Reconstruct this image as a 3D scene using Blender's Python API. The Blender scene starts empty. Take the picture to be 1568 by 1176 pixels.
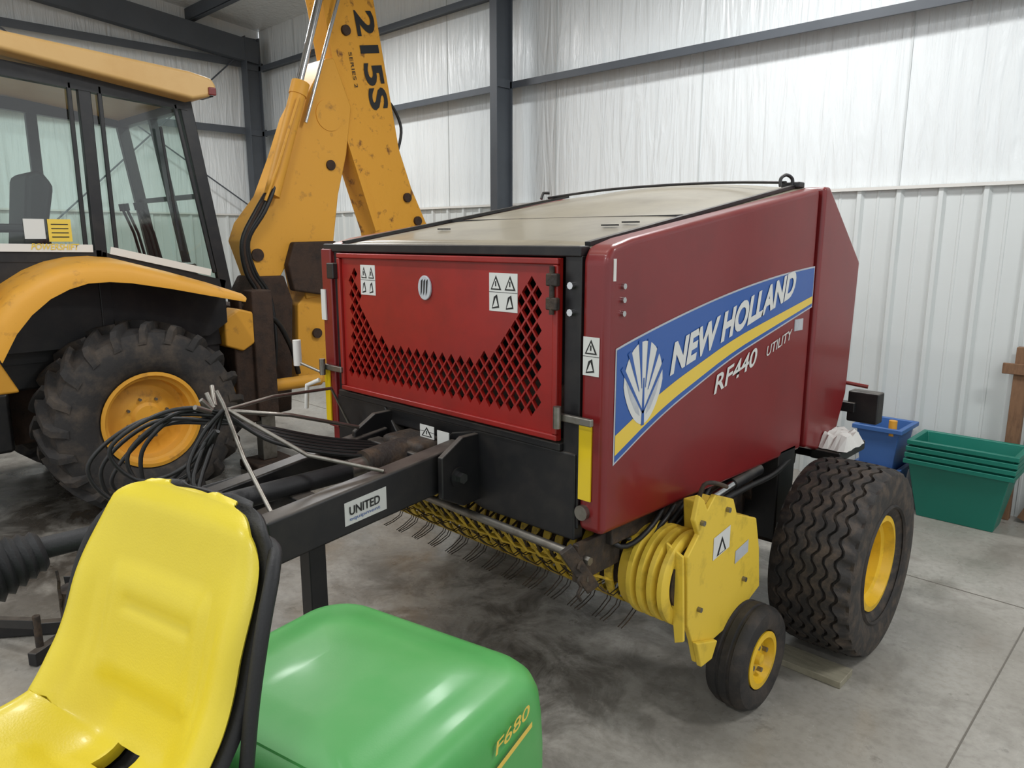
import bpy, bmesh, math, random
from mathutils import Vector, Matrix
random.seed(3)
S=bpy.context.scene
try:
    S.view_settings.view_transform='Standard'; S.view_settings.look='None'
except Exception as e: print(e)

def lin(h):
    h=h.lstrip('#');o=[]
    for i in (0,2,4):
        c=int(h[i:i+2],16)/255
        o.append(c/12.92 if c<=.04045 else ((c+.055)/1.055)**2.4)
    return (*o,1)

def mat(name,col,rough=.5,metal=0,var=0,var_col=None,scale=6,bump=0,bscale=40,coat=0,thresh=(.45,.7),stretch=(1,1,1),dust=0,dust_col='#8f8372'):
    m=bpy.data.materials.new(name);m.use_nodes=True
    nt=m.node_tree;b=nt.nodes['Principled BSDF'];L=nt.links
    c=lin(col)
    b.inputs['Base Color'].default_value=c
    b.inputs['Roughness'].default_value=rough
    b.inputs['Metallic'].default_value=metal
    b.inputs['Coat Weight'].default_value=coat
    b.inputs['Coat Roughness'].default_value=.12
    tc=nt.nodes.new('ShaderNodeTexCoord');mp=nt.nodes.new('ShaderNodeMapping')
    mp.inputs['Scale'].default_value=stretch
    L.new(tc.outputs['Object'],mp.inputs[0])
    last=None
    if var>0:
        n=nt.nodes.new('ShaderNodeTexNoise');n.inputs['Scale'].default_value=scale;n.inputs['Detail'].default_value=8;n.inputs['Roughness'].default_value=.65
        L.new(mp.outputs[0],n.inputs['Vector'])
        r=nt.nodes.new('ShaderNodeMapRange');r.inputs[1].default_value=thresh[0];r.inputs[2].default_value=thresh[1];r.inputs[4].default_value=var
        L.new(n.outputs['Fac'],r.inputs[0])
        x=nt.nodes.new('ShaderNodeMix');x.data_type='RGBA'
        x.inputs['A'].default_value=c;x.inputs['B'].default_value=lin(var_col) if var_col else (*[k*.5 for k in c[:3]],1)
        L.new(r.outputs[0],x.inputs['Factor']);L.new(x.outputs['Result'],b.inputs['Base Color']);last=x.outputs['Result']
    if dust>0:
        ge=nt.nodes.new('ShaderNodeNewGeometry');sp=nt.nodes.new('ShaderNodeSeparateXYZ');L.new(ge.outputs['Normal'],sp.inputs[0])
        n4=nt.nodes.new('ShaderNodeTexNoise');n4.inputs['Scale'].default_value=9;n4.inputs['Detail'].default_value=6;L.new(tc.outputs['Object'],n4.inputs['Vector'])
        mu=nt.nodes.new('ShaderNodeMath');mu.operation='MULTIPLY';L.new(sp.outputs['Z'],mu.inputs[0]);L.new(n4.outputs['Fac'],mu.inputs[1])
        r4=nt.nodes.new('ShaderNodeMapRange');r4.inputs[1].default_value=.15;r4.inputs[2].default_value=.6;r4.inputs[4].default_value=dust;L.new(mu.outputs[0],r4.inputs[0])
        x4=nt.nodes.new('ShaderNodeMix');x4.data_type='RGBA';x4.inputs['A'].default_value=c;x4.inputs['B'].default_value=lin(dust_col)
        if last: L.new(last,x4.inputs['A'])
        L.new(r4.outputs[0],x4.inputs['Factor']);L.new(x4.outputs['Result'],b.inputs['Base Color'])
    if bump>0:
        n2=nt.nodes.new('ShaderNodeTexNoise');n2.inputs['Scale'].default_value=bscale;n2.inputs['Detail'].default_value=5
        L.new(mp.outputs[0],n2.inputs['Vector'])
        bp=nt.nodes.new('ShaderNodeBump');bp.inputs['Strength'].default_value=bump;bp.inputs['Distance'].default_value=.02
        L.new(n2.outputs['Fac'],bp.inputs['Height']);L.new(bp.outputs[0],b.inputs['Normal'])
    return m

M={}
M['red']=mat('red_paint','#76191b',.36,var=.4,var_col='#5e1516',scale=2.5,coat=.28,bump=.03,bscale=3,dust=.35,dust_col='#8a5a50')
M['redfront']=mat('red_door_paint','#8f1a14',.4,var=.6,var_col='#6b1611',scale=4,coat=.15,bump=.03,bscale=5)
M['black']=mat('black_paint','#151517',.42,var=.4,var_col='#38332e',scale=7,dust=.6,dust_col='#6a6259')
M['blackdull']=mat('black_plastic','#1b1b1c',.6,bump=.1,bscale=150)
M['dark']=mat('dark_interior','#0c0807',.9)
M['grime']=mat('greasy_steel','#2c2520',.7,var=.7,var_col='#5a4632',scale=12,bump=.3)
M['roofdust']=mat('dusty_cover','#958c79',.36,var=.8,var_col='#787061',scale=2.2,bump=.05,bscale=5,coat=.25)
M['yel']=mat('implement_yellow','#dcbb3e',.48,var=.55,var_col='#8a7229',scale=9,thresh=(.52,.74))
M['yeldark']=mat('worn_yellow','#cba832',.5,var=.8,var_col='#54431f',scale=14,thresh=(.48,.66))
M['rimyel']=mat('rim_yellow','#dfb426',.42,var=.45,var_col='#7f6222',scale=9,thresh=(.5,.75))
M['jcb']=mat('backhoe_yellow','#d6992f',.55,var=.75,var_col='#855a28',scale=7,thresh=(.59,.74),bump=.05,dust=.25,dust_col='#a08a62')
M['jcbboom']=mat('boom_yellow','#d8992b',.6,var=.9,var_col='#6b3f1b',scale=7,thresh=(.57,.67),bump=.1,bscale=25)
M['jcbroof']=mat('faded_yellow_roof','#cba468',.5,var=.4,var_col='#bd8f4d',scale=3)
M['seat']=mat('seat_vinyl','#dcc730',.4,bump=.06,bscale=220,coat=.10,var=.15,var_col='#c4ad24',scale=5)
M['green']=mat('green_plastic','#479b4c',.42,var=.45,var_col='#60a45d',scale=4,bump=.02,bscale=200,coat=.1,dust=.15,dust_col='#7fae78')
M['tire']=mat('tire_rubber','#211f1e',.72,var=.7,var_col='#4a4038',scale=8,bump=.1,bscale=60)
M['treadrib']=mat('tread_rubber','#2a2725',.7,var=.8,var_col='#5a4c3f',scale=14,bump=.15,bscale=60)
M['tiredusty']=mat('dusty_rubber','#2b2928',.85,var=.8,var_col='#54493e',scale=6,bump=.2,bscale=40)
M['white']=mat('sticker_white','#cfcfca',.5)
M['ink']=mat('sticker_ink','#161616',.5)
M['blue']=mat('decal_blue','#28549b',.35,coat=.3)
M['decyel']=mat('decal_yellow','#dfbf45',.35,coat=.3)
M['leaf']=mat('decal_silver','#b5b8bc',.35,var=.5,var_col='#8d9096',scale=8)
M['refl']=mat('reflector_yellow','#dcbc18',.3,coat=.5)
M['chrome']=mat('chrome','#c8c8c8',.18,1)
M['steel']=mat('zinc_steel','#8e8a82',.4,.9,var=.5,var_col='#5b5044',scale=20)
M['rust']=mat('rusty_brown','#3b291d',.8,var=.8,var_col='#17120f',scale=9,bump=.3)
M['hose']=mat('hose_rubber','#161514',.5)
M['teal']=mat('teal_plastic','#12705f',.4,var=.2,scale=3)
M['bluebin']=mat('blue_plastic','#3c64a0',.45)
M['wood']=mat('weathered_wood','#7a5a40',.75,var=.6,var_col='#4c3526',scale=6,stretch=(6,6,1),bump=.2)
M['plank']=mat('grey_plank','#8d8774',.8,var=.6,var_col='#5c5647',scale=5,stretch=(1,6,1),bump=.2)
M['steelframe']=mat('grey_primer_steel','#4a4f55',.55,var=.3,scale=3)
M['redlens']=mat('red_lens','#6e1a14',.3,coat=.3)
M['cabwhite']=mat('white_trim','#d4d2cc',.5)
M['paper']=mat('paper','#d8d5cf',.8)
g=bpy.data.materials.new('tinted_glass');g.use_nodes=True;nt=g.node_tree;nt.nodes.clear()
o=nt.nodes.new('ShaderNodeOutputMaterial');mx=nt.nodes.new('ShaderNodeMixShader');tr=nt.nodes.new('ShaderNodeBsdfTransparent');gl=nt.nodes.new('ShaderNodeBsdfGlossy')
tr.inputs[0].default_value=(.82,.92,.88,1);gl.inputs['Roughness'].default_value=.05;mx.inputs[0].default_value=.10
nt.links.new(tr.outputs[0],mx.inputs[1]);nt.links.new(gl.outputs[0],mx.inputs[2]);nt.links.new(mx.outputs[0],o.inputs[0]);M['glass']=g

# ---------- helpers
ROOTLOC={}
def root(name,loc=(0,0,0),rz=0):
    e=bpy.data.objects.new(name,None);e.empty_display_size=.1
    e.location=loc;e.rotation_euler=(0,0,rz)
    S.collection.objects.link(e);ROOTLOC[e.name]=(Vector(loc),rz);return e
LOCAL=False
def link(ob,r):
    S.collection.objects.link(ob)
    if r is not None:
        ob.parent=r
        if not LOCAL: ob.matrix_parent_inverse=Matrix.Translation(ROOTLOC[r.name][0]).inverted()
def mk(name,v,f,m,r,smooth=False,bevel=0,seg=2,ang=35):
    me=bpy.data.meshes.new(name);me.from_pydata([tuple(a) for a in v],[],f)
    bm=bmesh.new();bm.from_mesh(me);bmesh.ops.recalc_face_normals(bm,faces=bm.faces);bm.to_mesh(me);bm.free()
    if m: me.materials.append(M[m])
    if smooth or bevel:
        me.polygons.foreach_set('use_smooth',[True]*len(me.polygons))
        me.set_sharp_from_angle(angle=math.radians(ang))
    ob=bpy.data.objects.new(name,me);link(ob,r)
    if bevel:
        b=ob.modifiers.new('b','BEVEL');b.width=bevel;b.segments=seg;b.limit_method='ANGLE';b.angle_limit=math.radians(30)
        b.harden_normals=True
    return ob
def box(name,x0,x1,y0,y1,z0,z1,m,r,bevel=0):
    v=[(x,y,z) for z in (z0,z1) for y in (y0,y1) for x in (x0,x1)]
    f=[(0,1,3,2),(4,6,7,5),(0,4,5,1),(1,5,7,3),(3,7,6,2),(2,6,4,0)]
    return mk(name,v,f,m,r,bevel=bevel)
def prism(name,poly,ax,a0,a1,m,r,bevel=0,seg=2):
    def P(p,a):
        if ax=='X': return (a,p[0],p[1])
        if ax=='Y': return (p[0],a,p[1])
        return (p[0],p[1],a)
    n=len(poly);v=[P(p,a0) for p in poly]+[P(p,a1) for p in poly]
    f=[tuple(range(n)),tuple(range(2*n-1,n-1,-1))]+[(i,(i+1)%n,(i+1)%n+n,i+n) for i in range(n)]
    return mk(name,v,f,m,r,bevel=bevel,seg=seg)
def flat(name,pts,m,r):
    return mk(name,pts,[tuple(range(len(pts)))],m,r)
def obeam(name,p0,p1,w,h,m,r,up=(0,0,1),bevel=0,w2=None,h2=None):
    p0=Vector(p0);p1=Vector(p1);d=(p1-p0).normalized();u=Vector(up)
    s=d.cross(u).normalized();t=s.cross(d).normalized()
    v=[]
    for p,W,H in ((p0,w,h),(p1,w2 or w,h2 or h)):
        for a,b in ((-1,-1),(1,-1),(1,1),(-1,1)): v.append(p+s*a*W/2+t*b*H/2)
    f=[(0,1,2,3),(7,6,5,4)]+[(i,(i+1)%4,(i+1)%4+4,i+4) for i in range(4)]
    return mk(name,v,f,m,r,bevel=bevel)
def catmull(pts,k=6,closed=False):
    P=[Vector(p) for p in pts];o=[];n=len(P)
    for i in range(n if closed else n-1):
        a=P[(i-1)%n] if (closed or i>0) else P[0];b=P[i];c=P[(i+1)%n];d=P[(i+2)%n] if (closed or i+2<n) else P[-1]
        for j in range(k):
            t=j/k
            o.append(.5*((2*b)+(c-a)*t+(2*a-5*b+4*c-d)*t*t+(3*b-a-3*c+d)*t**3))
    if not closed:o.append(P[-1])
    return o
def tube(name,pts,rad,m,r,smooth_k=0,n=10,radii=None,closed=False):
    P=catmull(pts,smooth_k,closed) if smooth_k else [Vector(p) for p in pts]
    v=[];f=[];N=len(P);up=None
    for i,p in enumerate(P):
        if closed: d=(P[(i+1)%N]-P[i-1])
        else: d=(P[min(i+1,N-1)]-P[max(i-1,0)])
        d.normalize()
        if up is None:
            up=Vector((0,0,1)) if abs(d.z)<.9 else Vector((1,0,0))
            up=(up-d*up.dot(d)).normalized()
        else:
            up=(up-d*up.dot(d)).normalized()
        s=d.cross(up)
        rr=radii[i] if radii else rad
        for j in range(n):
            a=2*math.pi*j/n;v.append(p+up*math.cos(a)*rr+s*math.sin(a)*rr)
    for i in range(N if closed else N-1):
        for j in range(n):
            a=i*n+j;b=i*n+(j+1)%n;c=((i+1)%N)*n+(j+1)%n;d2=((i+1)%N)*n+j
            f.append((a,b,c,d2))
    if not closed:
        f.append(tuple(range(n)));f.append(tuple(range((N-1)*n,N*n)))
    return mk(name,v,f,m,r,smooth=True,ang=50)
def cyl(name,p0,p1,rad,m,r,n=24,r2=None):
    return tube(name,[p0,p1],rad,m,r,n=n,radii=[rad,r2 if r2 is not None else rad])
def lathe(name,prof,cy,cz,m,r,n=64,closed=False):
    v=[];f=[];K=len(prof)
    for i in range(n):
        a=2*math.pi*i/n
        for x,rr in prof: v.append((x,cy+rr*math.cos(a),cz+rr*math.sin(a)))
    for i in range(n):
        for k in range(K if closed else K-1):
            f.append((i*K+k,i*K+(k+1)%K,((i+1)%n)*K+(k+1)%K,((i+1)%n)*K+k))
    return mk(name,v,f,m,r,smooth=True,ang=40)
def text(name,body,org,xd,yd,w,h,m,r,shear=0,bold=0):
    cu=bpy.data.curves.new(name,'FONT');cu.body=body;cu.offset=bold;cu.resolution_u=4
    ob=bpy.data.objects.new(name,cu);S.collection.objects.link(ob)
    dg=bpy.context.evaluated_depsgraph_get();me=bpy.data.meshes.new_from_object(ob.evaluated_get(dg))
    bpy.data.objects.remove(ob)
    xs=[v.co.x for v in me.vertices];ys=[v.co.y for v in me.vertices]
    x0,x1,y0,y1=min(xs),max(xs),min(ys),max(ys)
    X=Vector(xd).normalized();Y=Vector(yd).normalized();O=Vector(org)
    for v in me.vertices:
        a=(v.co.x-x0)/(x1-x0)*w;b=(v.co.y-y0)/(y1-y0)*h
        a+=shear*b
        v.co=O+X*a+Y*b
    me.materials.clear();me.materials.append(M[m])
    o2=bpy.data.objects.new(name,me);link(o2,r);return o2
def inpoly(p,poly):
    x,y=p;c=False;n=len(poly)
    for i in range(n):
        x1,y1=poly[i];x2,y2=poly[(i+1)%n]
        if (y1>y)!=(y2>y) and x<(x2-x1)*(y-y1)/(y2-y1)+x1:c=not c
    return c

# ---------- tires
def tire_zig(name,x0,x1,cy,cz,R,rim,m,r,ribs=7,zn=28,amp=.013,depth=.022,gw=.0085):
    W=x1-x0;h=R-rim;n=zn*8
    left=[(.12,rim),(.03,rim+.2*h),(0,rim+.5*h),(.005,rim+.74*h),(.02,rim+.88*h)]
    cols=[(x0+a*W,b,0,0) for a,b in left]
    def rr(x):
        u=(x-x0)/W;return R-.03*abs(2*u-1)**4
    xe0=x0+.045*W;xe1=x1-.045*W
    cols.append((xe0,rr(xe0),.5,1))
    for k in range(1,ribs):
        g_=xe0+(xe1-xe0)*k/ribs
        cols+=[(g_-gw,rr(g_),1,0),(g_-gw*.7,rr(g_)-depth,1,0),(g_+gw*.7,rr(g_)-depth,1,0),(g_+gw,rr(g_),1,0)]
    cols.append((xe1,rr(xe1),.5,1))
    cols+=[(x1-a*W,b,0,0) for a,b in reversed(left)]
    v=[];f=[];K=len(cols)
    for i in range(n):
        a=2*math.pi*i/n;ph=(i/8)%1;s=math.sin(2*math.pi*ph);tri=max(-1,min(1,1.2*s))
        for x,q,sh,e in cols:
            q2=q-(.014 if e and .5<ph<.95 else 0)
            v.append((x+sh*amp*tri,cy+q2*math.cos(a),cz+q2*math.sin(a)))
    for i in range(n):
        for k in range(K-1):
            f.append((i*K+k,i*K+k+1,((i+1)%n)*K+k+1,((i+1)%n)*K+k))
    return mk(name,v,f,m,r,smooth=True,ang=35)
def tire_lug(name,x0,x1,cy,cz,R,rim,m,r,nl=21,lh=.045):
    W=x1-x0;Rc=R-lh;h=Rc-rim
    pr=[(.14,rim),(.04,rim+.15*h),(0,rim+.45*h),(.02,rim+.75*h),(.08,rim+.93*h),(.2,Rc-.008),(.5,Rc),(.8,Rc-.008),(.92,rim+.93*h),(.98,rim+.75*h),(1,rim+.45*h),(.96,rim+.15*h),(.86,rim)]
    lathe(name,[(x0+a*W,b) for a,b in pr],cy,cz,m,r,n=72)
    v=[];f=[]
    for side in (0,1):
        for i in range(nl):
            th0=2*math.pi*(i+.5*side)/nl
            secs=[(-.0,Rc-.75*lh*2,Rc-.10,0.0),(.04,R-.05,Rc-.06,.03),(.10,R-.012,Rc-.03,.07),(.3,R,Rc-.02,.17),(.54,R+.002,Rc-.02,.30)]
            base=len(v)
            for q,(u,rt,rb,dth) in enumerate(secs):
                x=x0+u*W if side==0 else x1-u*W
                hw=.055 if q<4 else .04
                for rr,k in ((rb,-1.25),(rt,-1*.8),(rt,.8),(rb,1.25)):
                    a=th0-dth+k*hw*.75
                    v.append((x,cy+rr*math.cos(a),cz+rr*math.sin(a)))
            for q in range(len(secs)-1):
                for j in range(4):
                    a=base+q*4+j;b=base+q*4+(j+1)%4
                    f.append((a,b,b+4,a+4))
            f.append(tuple(base+j for j in range(4)));f.append(tuple(base+(len(secs)-1)*4+j for j in range(4)))
    mk(name+'_lugs',v,f,m,r,bevel=0)
def rim(name,xo,s,cy,cz,R,m,r,depth=.12,hub=.09,bolts=6,W=.35):
    p=[(0,R+.01),(.012,R+.012),(.015,R-.015),(-.03,R-.03),(-.04,R-.05),(-depth,R-.06),(-depth-.01,R-.10),(-depth+.01,R*.55),(-depth+.03,hub+.03),(-depth+.03,hub),(-depth+.055,hub*.8),(-depth+.06,0)]
    lathe(name,[(xo+s*a,max(b,.0005)) for a,b in p],cy,cz,m,r,n=48)
    lathe(name+'_barrel',[(xo-s*.02,R+.005),(xo-s*(W-.02),R+.005),(xo-s*(W-.02),R-.03),(xo-s*.1,R-.045)],cy,cz,m,r,n=48)
    for i in range(bolts):
        a=2*math.pi*i/bolts+.3;rr=hub+.035
        c=(xo+s*(-depth+.02),cy+rr*math.cos(a),cz+rr*math.sin(a))
        cyl(name+'_bolt',c,(c[0]+s*.03,c[1],c[2]),.012,'steel',r,n=6)

# ============ ROOM ============
w=bpy.data.materials.new('vinyl_insulation');w.use_nodes=True;nt=w.node_tree;L=nt.links;b=nt.nodes['Principled BSDF']
b.inputs['Base Color'].default_value=lin('#dde1e1');b.inputs['Roughness'].default_value=.27
tc=nt.nodes.new('ShaderNodeTexCoord');mp=nt.nodes.new('ShaderNodeMapping');mp.inputs['Scale'].default_value=(3.6,3.6,.34)
n=nt.nodes.new('ShaderNodeTexNoise');n.inputs['Scale'].default_value=3.0;n.inputs['Detail'].default_value=7;n.inputs['Distortion'].default_value=.9
bp=nt.nodes.new('ShaderNodeBump');bp.inputs['Strength'].default_value=.6;bp.inputs['Distance'].default_value=.055
L.new(tc.outputs['Object'],mp.inputs[0]);L.new(mp.outputs[0],n.inputs['Vector']);L.new(n.outputs['Fac'],bp.inputs['Height']);L.new(bp.outputs[0],b.inputs['Normal'])
M['vinyl']=w
M['panel']=mat('white_metal_panel','#ccd0ce',.4,var=.25,var_col='#b4b8b6',scale=1.5,thresh=(.4,.8))
M['seam']=mat('insulation_tape_seam','#c3c7c6',.35)
flat('wall_back',[(-12.3,6.62,0),(5,6.62,0),(5,6.62,5.6),(-12.3,6.62,5.6)],'vinyl',None)
flat('wall_left',[(-12.32,-8,0),(-12.32,6.62,0),(-12.32,6.62,5.6),(-12.32,-8,7.1)],'vinyl',None)
def ribbed(name,axis,a0,a1,c,s,z1,ph,par=None):
    pts=[];p=.305;a=a0+ph
    pts.append((a0,0))
    while a+p<a1:
        pts+= [(a-.035,0),(a-.015,.03),(a+.015,.03),(a+.035,0)]
        pts+= [(a+.13,0),(a+.135,.005),(a+.15,.005),(a+.155,0)]
        a+=p
    pts.append((a1,0));v=[];f=[]
    for k,(q,d) in enumerate(pts):
        for z in (0.0,z1):
            v.append((q,c-s*d,z) if axis=='X' else (c+s*d,q,z))
        if k: f.append((2*k-2,2*k,2*k+1,2*k-1))
    return mk(name,v,f,'panel',par)
t=root('trim_1',(-4,6.5,0))
ribbed('liner_panel','X',-12.2,5,6.58,1,2.5,.12,t)
box('liner_cap',-12.2,5,6.53,6.6,2.49,2.515,'cabwhite',t)
for i in range(9):
    x=-11.2+1.83*i
    box('insulation_seam',x,x+.014,6.614,6.618,2.5,5.5,'seam',t)
t=root('trim_2',(-12.2,0,0))
ribbed('liner_panel','Y',-8,6.5,-12.28,1,2.5,.1,t)
box('liner_cap',-12.3,-12.22,-8,6.5,2.49,2.515,'cabwhite',t)
t=root('trim_3',(-4,6.5,4))
for z in (3.84,4.86):
    box('girt_web',-12.2,5,6.42,6.6,z-.012,z+.012,'steelframe',t)
    box('girt_lip',-12.2,5,6.40,6.425,z-.06,z+.012,'steelframe',t)
for z in (3.9,4.95,6.0):
    box('girt_end_web',-12.3,-12.1,-8,6.55,z-.01,z+.01,'steelframe',t)
    box('girt_end_lip',-12.11,-12.09,-8,6.55,z-.1,z+.01,'steelframe',t)
def ibeam_col(name,x,y,z1,hw=.09):
    c=root(name,(x,y,0))
    box('flange_front',x-hw,x+hw,y-.14,y-.125,0,z1,'steelframe',c)
    box('flange_back',x-hw,x+hw,y+.1,y+.115,0,z1,'steelframe',c)
    box('web',x-.008,x+.008,y-.13,y+.11,0,z1,'steelframe',c)
    box('base_plate',x-hw-.04,x+hw+.04,y-.18,y+.13,0,.02,'steelframe',c)
    for z in (3.78,4.80): box('girt_clip',x-.03,x+.03,y-.125,y+.10,z,z+.09,'steelframe',c)
    return c
def rz(y): return 5.5+(6.6-y)*.105
for x in (-12.0,-6.24,-.0):
    c=ibeam_col('steel_column',x,6.30,5.3,.055 if x==-6.24 else .09)
    obeam('rafter',(x,6.4,rz(6.4)-.45),(x,-8,rz(-8)-.45),.16,.34,'steelframe',c)
for y in (2.2,-2.6): 
    c=ibeam_col('steel_column',-12.0,y,rz(y)-.64)
ce=flat('ceiling',[(-12.4,6.7,5.5),(5,6.7,5.5),(5,-8,rz(-8)),(-12.4,-8,rz(-8))],'vinyl',None)
t=root('trim_4',(-4,0,6))
for i in range(9):
    y=5.4-1.5*i
    box('purlin_web',-12.3,5,y-.01,y+.01,rz(y)-.2,rz(y)-.01,'steelframe',t)
    box('purlin_lip',-12.3,5,y-.01,y+.07,rz(y)-.21,rz(y)-.19,'steelframe',t)
t=root('trim_5',(-12,4,3))
cyl('brace_1',(-12.05,6.2,2.6),(-12.05,2.4,5.1),.012,'steelframe',t,n=8)
cyl('brace_2',(-12.05,6.2,5.1),(-12.05,2.4,1.6),.012,'steelframe',t,n=8)

# floor
m=bpy.data.materials.new('concrete');m.use_nodes=True;nt=m.node_tree;L=nt.links;b=nt.nodes['Principled BSDF']
tc=nt.nodes.new('ShaderNodeTexCoord')
def noise(sc,det,ro=.6,dist=0):
    q=nt.nodes.new('ShaderNodeTexNoise');q.inputs['Scale'].default_value=sc;q.inputs['Detail'].default_value=det;q.inputs['Roughness'].default_value=ro;q.inputs['Distortion'].default_value=dist
    L.new(tc.outputs['Object'],q.inputs['Vector']);return q.outputs['Fac']
def ramp(src,a,b_,to):
    q=nt.nodes.new('ShaderNodeMapRange');q.inputs[1].default_value=a;q.inputs[2].default_value=b_;q.inputs[4].default_value=to;L.new(src,q.inputs[0]);return q.outputs[0]
def mixc(fac,A,Bc):
    q=nt.nodes.new('ShaderNodeMix');q.data_type='RGBA'
    if isinstance(A,str): q.inputs['A'].default_value=lin(A)
    else: L.new(A,q.inputs['A'])
    q.inputs['B'].default_value=lin(Bc);L.new(fac,q.inputs['Factor']);return q.outputs['Result']
def mul(a,b_):
    q=nt.nodes.new('ShaderNodeMath');q.operation='MULTIPLY';L.new(a,q.inputs[0])
    if isinstance(b_,float): q.inputs[1].default_value=b_
    else: L.new(b_,q.inputs[1])
    return q.outputs[0]
def dist_to(x,y):
    q=nt.nodes.new('ShaderNodeVectorMath');q.operation='DISTANCE';L.new(tc.outputs['Object'],q.inputs[0]);q.inputs[1].default_value=(x,y,0);return q.outputs['Value']
def near(x,y,r0,r1):
    q=nt.nodes.new('ShaderNodeMapRange');q.inputs[1].default_value=r0;q.inputs[2].default_value=r1;q.inputs[3].default_value=1;q.inputs[4].default_value=0
    L.new(dist_to(x,y),q.inputs[0]);return q.outputs[0]
c=mixc(ramp(noise(.9,9),.35,.65,1),'#a9a59d','#8d887f')
c=mixc(ramp(noise(28,4),.45,.75,.5),c,'#7a756c')
c=mixc(ramp(noise(1.7,7,.65,.6),.53,.66,.45),c,'#625c53')
c=mixc(ramp(noise(4.5,7,.7,.3),.62,.70,.55),c,'#443f38')
# drippings under the implement and mud under the tractor
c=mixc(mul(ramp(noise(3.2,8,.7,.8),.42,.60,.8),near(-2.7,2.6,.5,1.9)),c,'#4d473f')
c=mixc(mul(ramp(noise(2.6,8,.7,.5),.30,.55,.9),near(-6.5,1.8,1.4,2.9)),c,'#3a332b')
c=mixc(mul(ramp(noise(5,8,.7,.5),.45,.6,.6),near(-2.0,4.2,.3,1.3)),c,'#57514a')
c=mixc(ramp(noise(60,2),.70,.76,.5),c,'#c9c4b8')
L.new(c,b.inputs['Base Color']);L.new(ramp(noise(1.7,5),.3,.7,.62),b.inputs['Roughness'])
M['concrete']=m
flat('floor',[(-12.4,-8,0),(5,-8,0),(5,6.7,0),(-12.4,6.7,0)],'concrete',None)
M['joint']=mat('joint_filler','#6b665e',.8)
t=root('trim_6',(-.56,3,0))
box('control_joint_a',-.570,-.563,-8,6.5,-.002,.002,'joint',t)
box('control_joint_b',-12,5,4.9,4.907,-.002,.002,'joint',t)

# ============ BALER ============
B=root('round_baler',(-2.52,3.2,0))
XL,XR=-3.45,-1.60
def sidep(x0,x1,tag):
    sp=[(2.15,.98),(2.15,2.03),(2.18,2.075),(2.30,2.105),(3.97,2.36),(3.97,.95)]
    prism('side_panel_'+tag,sp,'X',x0,x1,'red',B,bevel=.03,seg=4)
    tg=[(3.975,1.30),(3.985,2.365),(4.05,2.37),(4.57,1.97),(4.55,1.55),(4.53,1.19),(4.36,.85),(3.98,.96)]
    prism('tailgate_side_'+tag,tg,'X',x0+(.0 if tag=='right' else -.02),x1+(.02 if tag=='right' else 0),'red',B,bevel=.02,seg=3)
sidep(XR-.12,XR,'right');sidep(XL,XL+.12,'left')
v=[];f=[];NX,NY=24,20
for j in range(NY+1):
    y=2.2+1.82*j/NY;z=2.07+(y-2.2)*.165
    for i in range(NX+1):
        x=-3.34+1.63*i/NX;u=abs(2*i/NX-1)
        hump=.035*max(0,1-((x+2.5)/.62)**2)*max(0,min(1,(y-2.9)/.5)) 
        v.append((x,y,z+.012*(1-u**6)+hump))
for j in range(NY):
    for i in range(NX):
        a=j*(NX+1)+i;f.append((a,a+1,a+NX+2,a+NX+1))
ob=mk('roof_cover',v,f,'roofdust',B,smooth=True);so=ob.modifiers.new('s','SOLIDIFY');so.thickness=.03
prism('tailgate_roof',[(4.0,2.30),(4.0,2.36),(4.05,2.37),(4.56,1.97),(4.54,.95),(4.50,.95),(4.5,1.95),(4.03,2.31)],'X',XL+.1,XR-.1,'red',B,bevel=.008)
box('roof_seam',-3.34,-1.74,2.93,2.945,2.195,2.206,'blackdull',B)
obeam('roof_edge_right',(-1.735,2.2,2.082),(-1.735,4.0,2.382),.026,.016,'black',B)
obeam('roof_edge_left',(-3.335,2.2,2.082),(-3.335,4.0,2.382),.026,.016,'black',B)
tube('roof_arch_rod',[(-3.38,3.85,2.37),(-2.95,3.9,2.405),(-2.5,3.92,2.415),(-2.1,3.92,2.41),(-1.75,3.88,2.39)],.008,'black',B,smooth_k=5)
tube('lift_hook',[(-1.77,3.86,2.37),(-1.775,3.87,2.41),(-1.76,3.9,2.43),(-1.74,3.93,2.41),(-1.74,3.93,2.37)],.009,'black',B,smooth_k=4)
box('hook_bracket',-1.80,-1.70,3.93,4.0,2.365,2.395,'black',B,.006)
tube('roof_latch_left',[(-3.38,3.78,2.36),(-3.38,3.8,2.40),(-3.35,3.83,2.40)],.010,'black',B)
for x,y in ((-3.0,2.55),(-1.98,2.60),(-1.93,2.68)):
    zz=2.089+(y-2.2)*.165
    box('roof_slot',x,x+.08,y,y+.02,zz,zz+.006,'ink',B)
box('front_top_bar',-3.44,-1.72,2.14,2.2,2.035,2.075,'black',B,.006)
box('front_post_right',-1.80,-1.72,2.15,2.21,.98,2.04,'black',B,.005)
box('front_post_left',-3.36,-3.30,2.15,2.21,.98,2.04,'black',B,.005)
box('front_strip_left',-3.45,-3.36,2.13,2.16,1.1,2.05,'red',B,.008)
box('front_sill',-3.34,-1.80,2.13,2.2,1.285,1.315,'black',B,.005)
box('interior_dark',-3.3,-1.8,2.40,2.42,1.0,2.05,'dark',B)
box('interior_rust_roller',-3.28,-1.82,2.33,2.36,1.36,1.5,'rust',B)
door=prism('front_door',[(-3.29,1.325),(-1.81,1.325),(-1.81,2.03),(-3.29,2.03)],'Y',2.135,2.15,'redfront',B)
meshpoly=[(-3.22,1.97),(-3.13,1.97),(-3.08,1.77),(-2.94,1.63),(-2.30,1.61),(-2.13,1.68),(-2.0,1.96),(-1.90,1.96),(-1.90,1.40),(-3.24,1.40)]
v=[];f=[];pz=.062;px=.060;row=0;z=1.43
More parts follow.
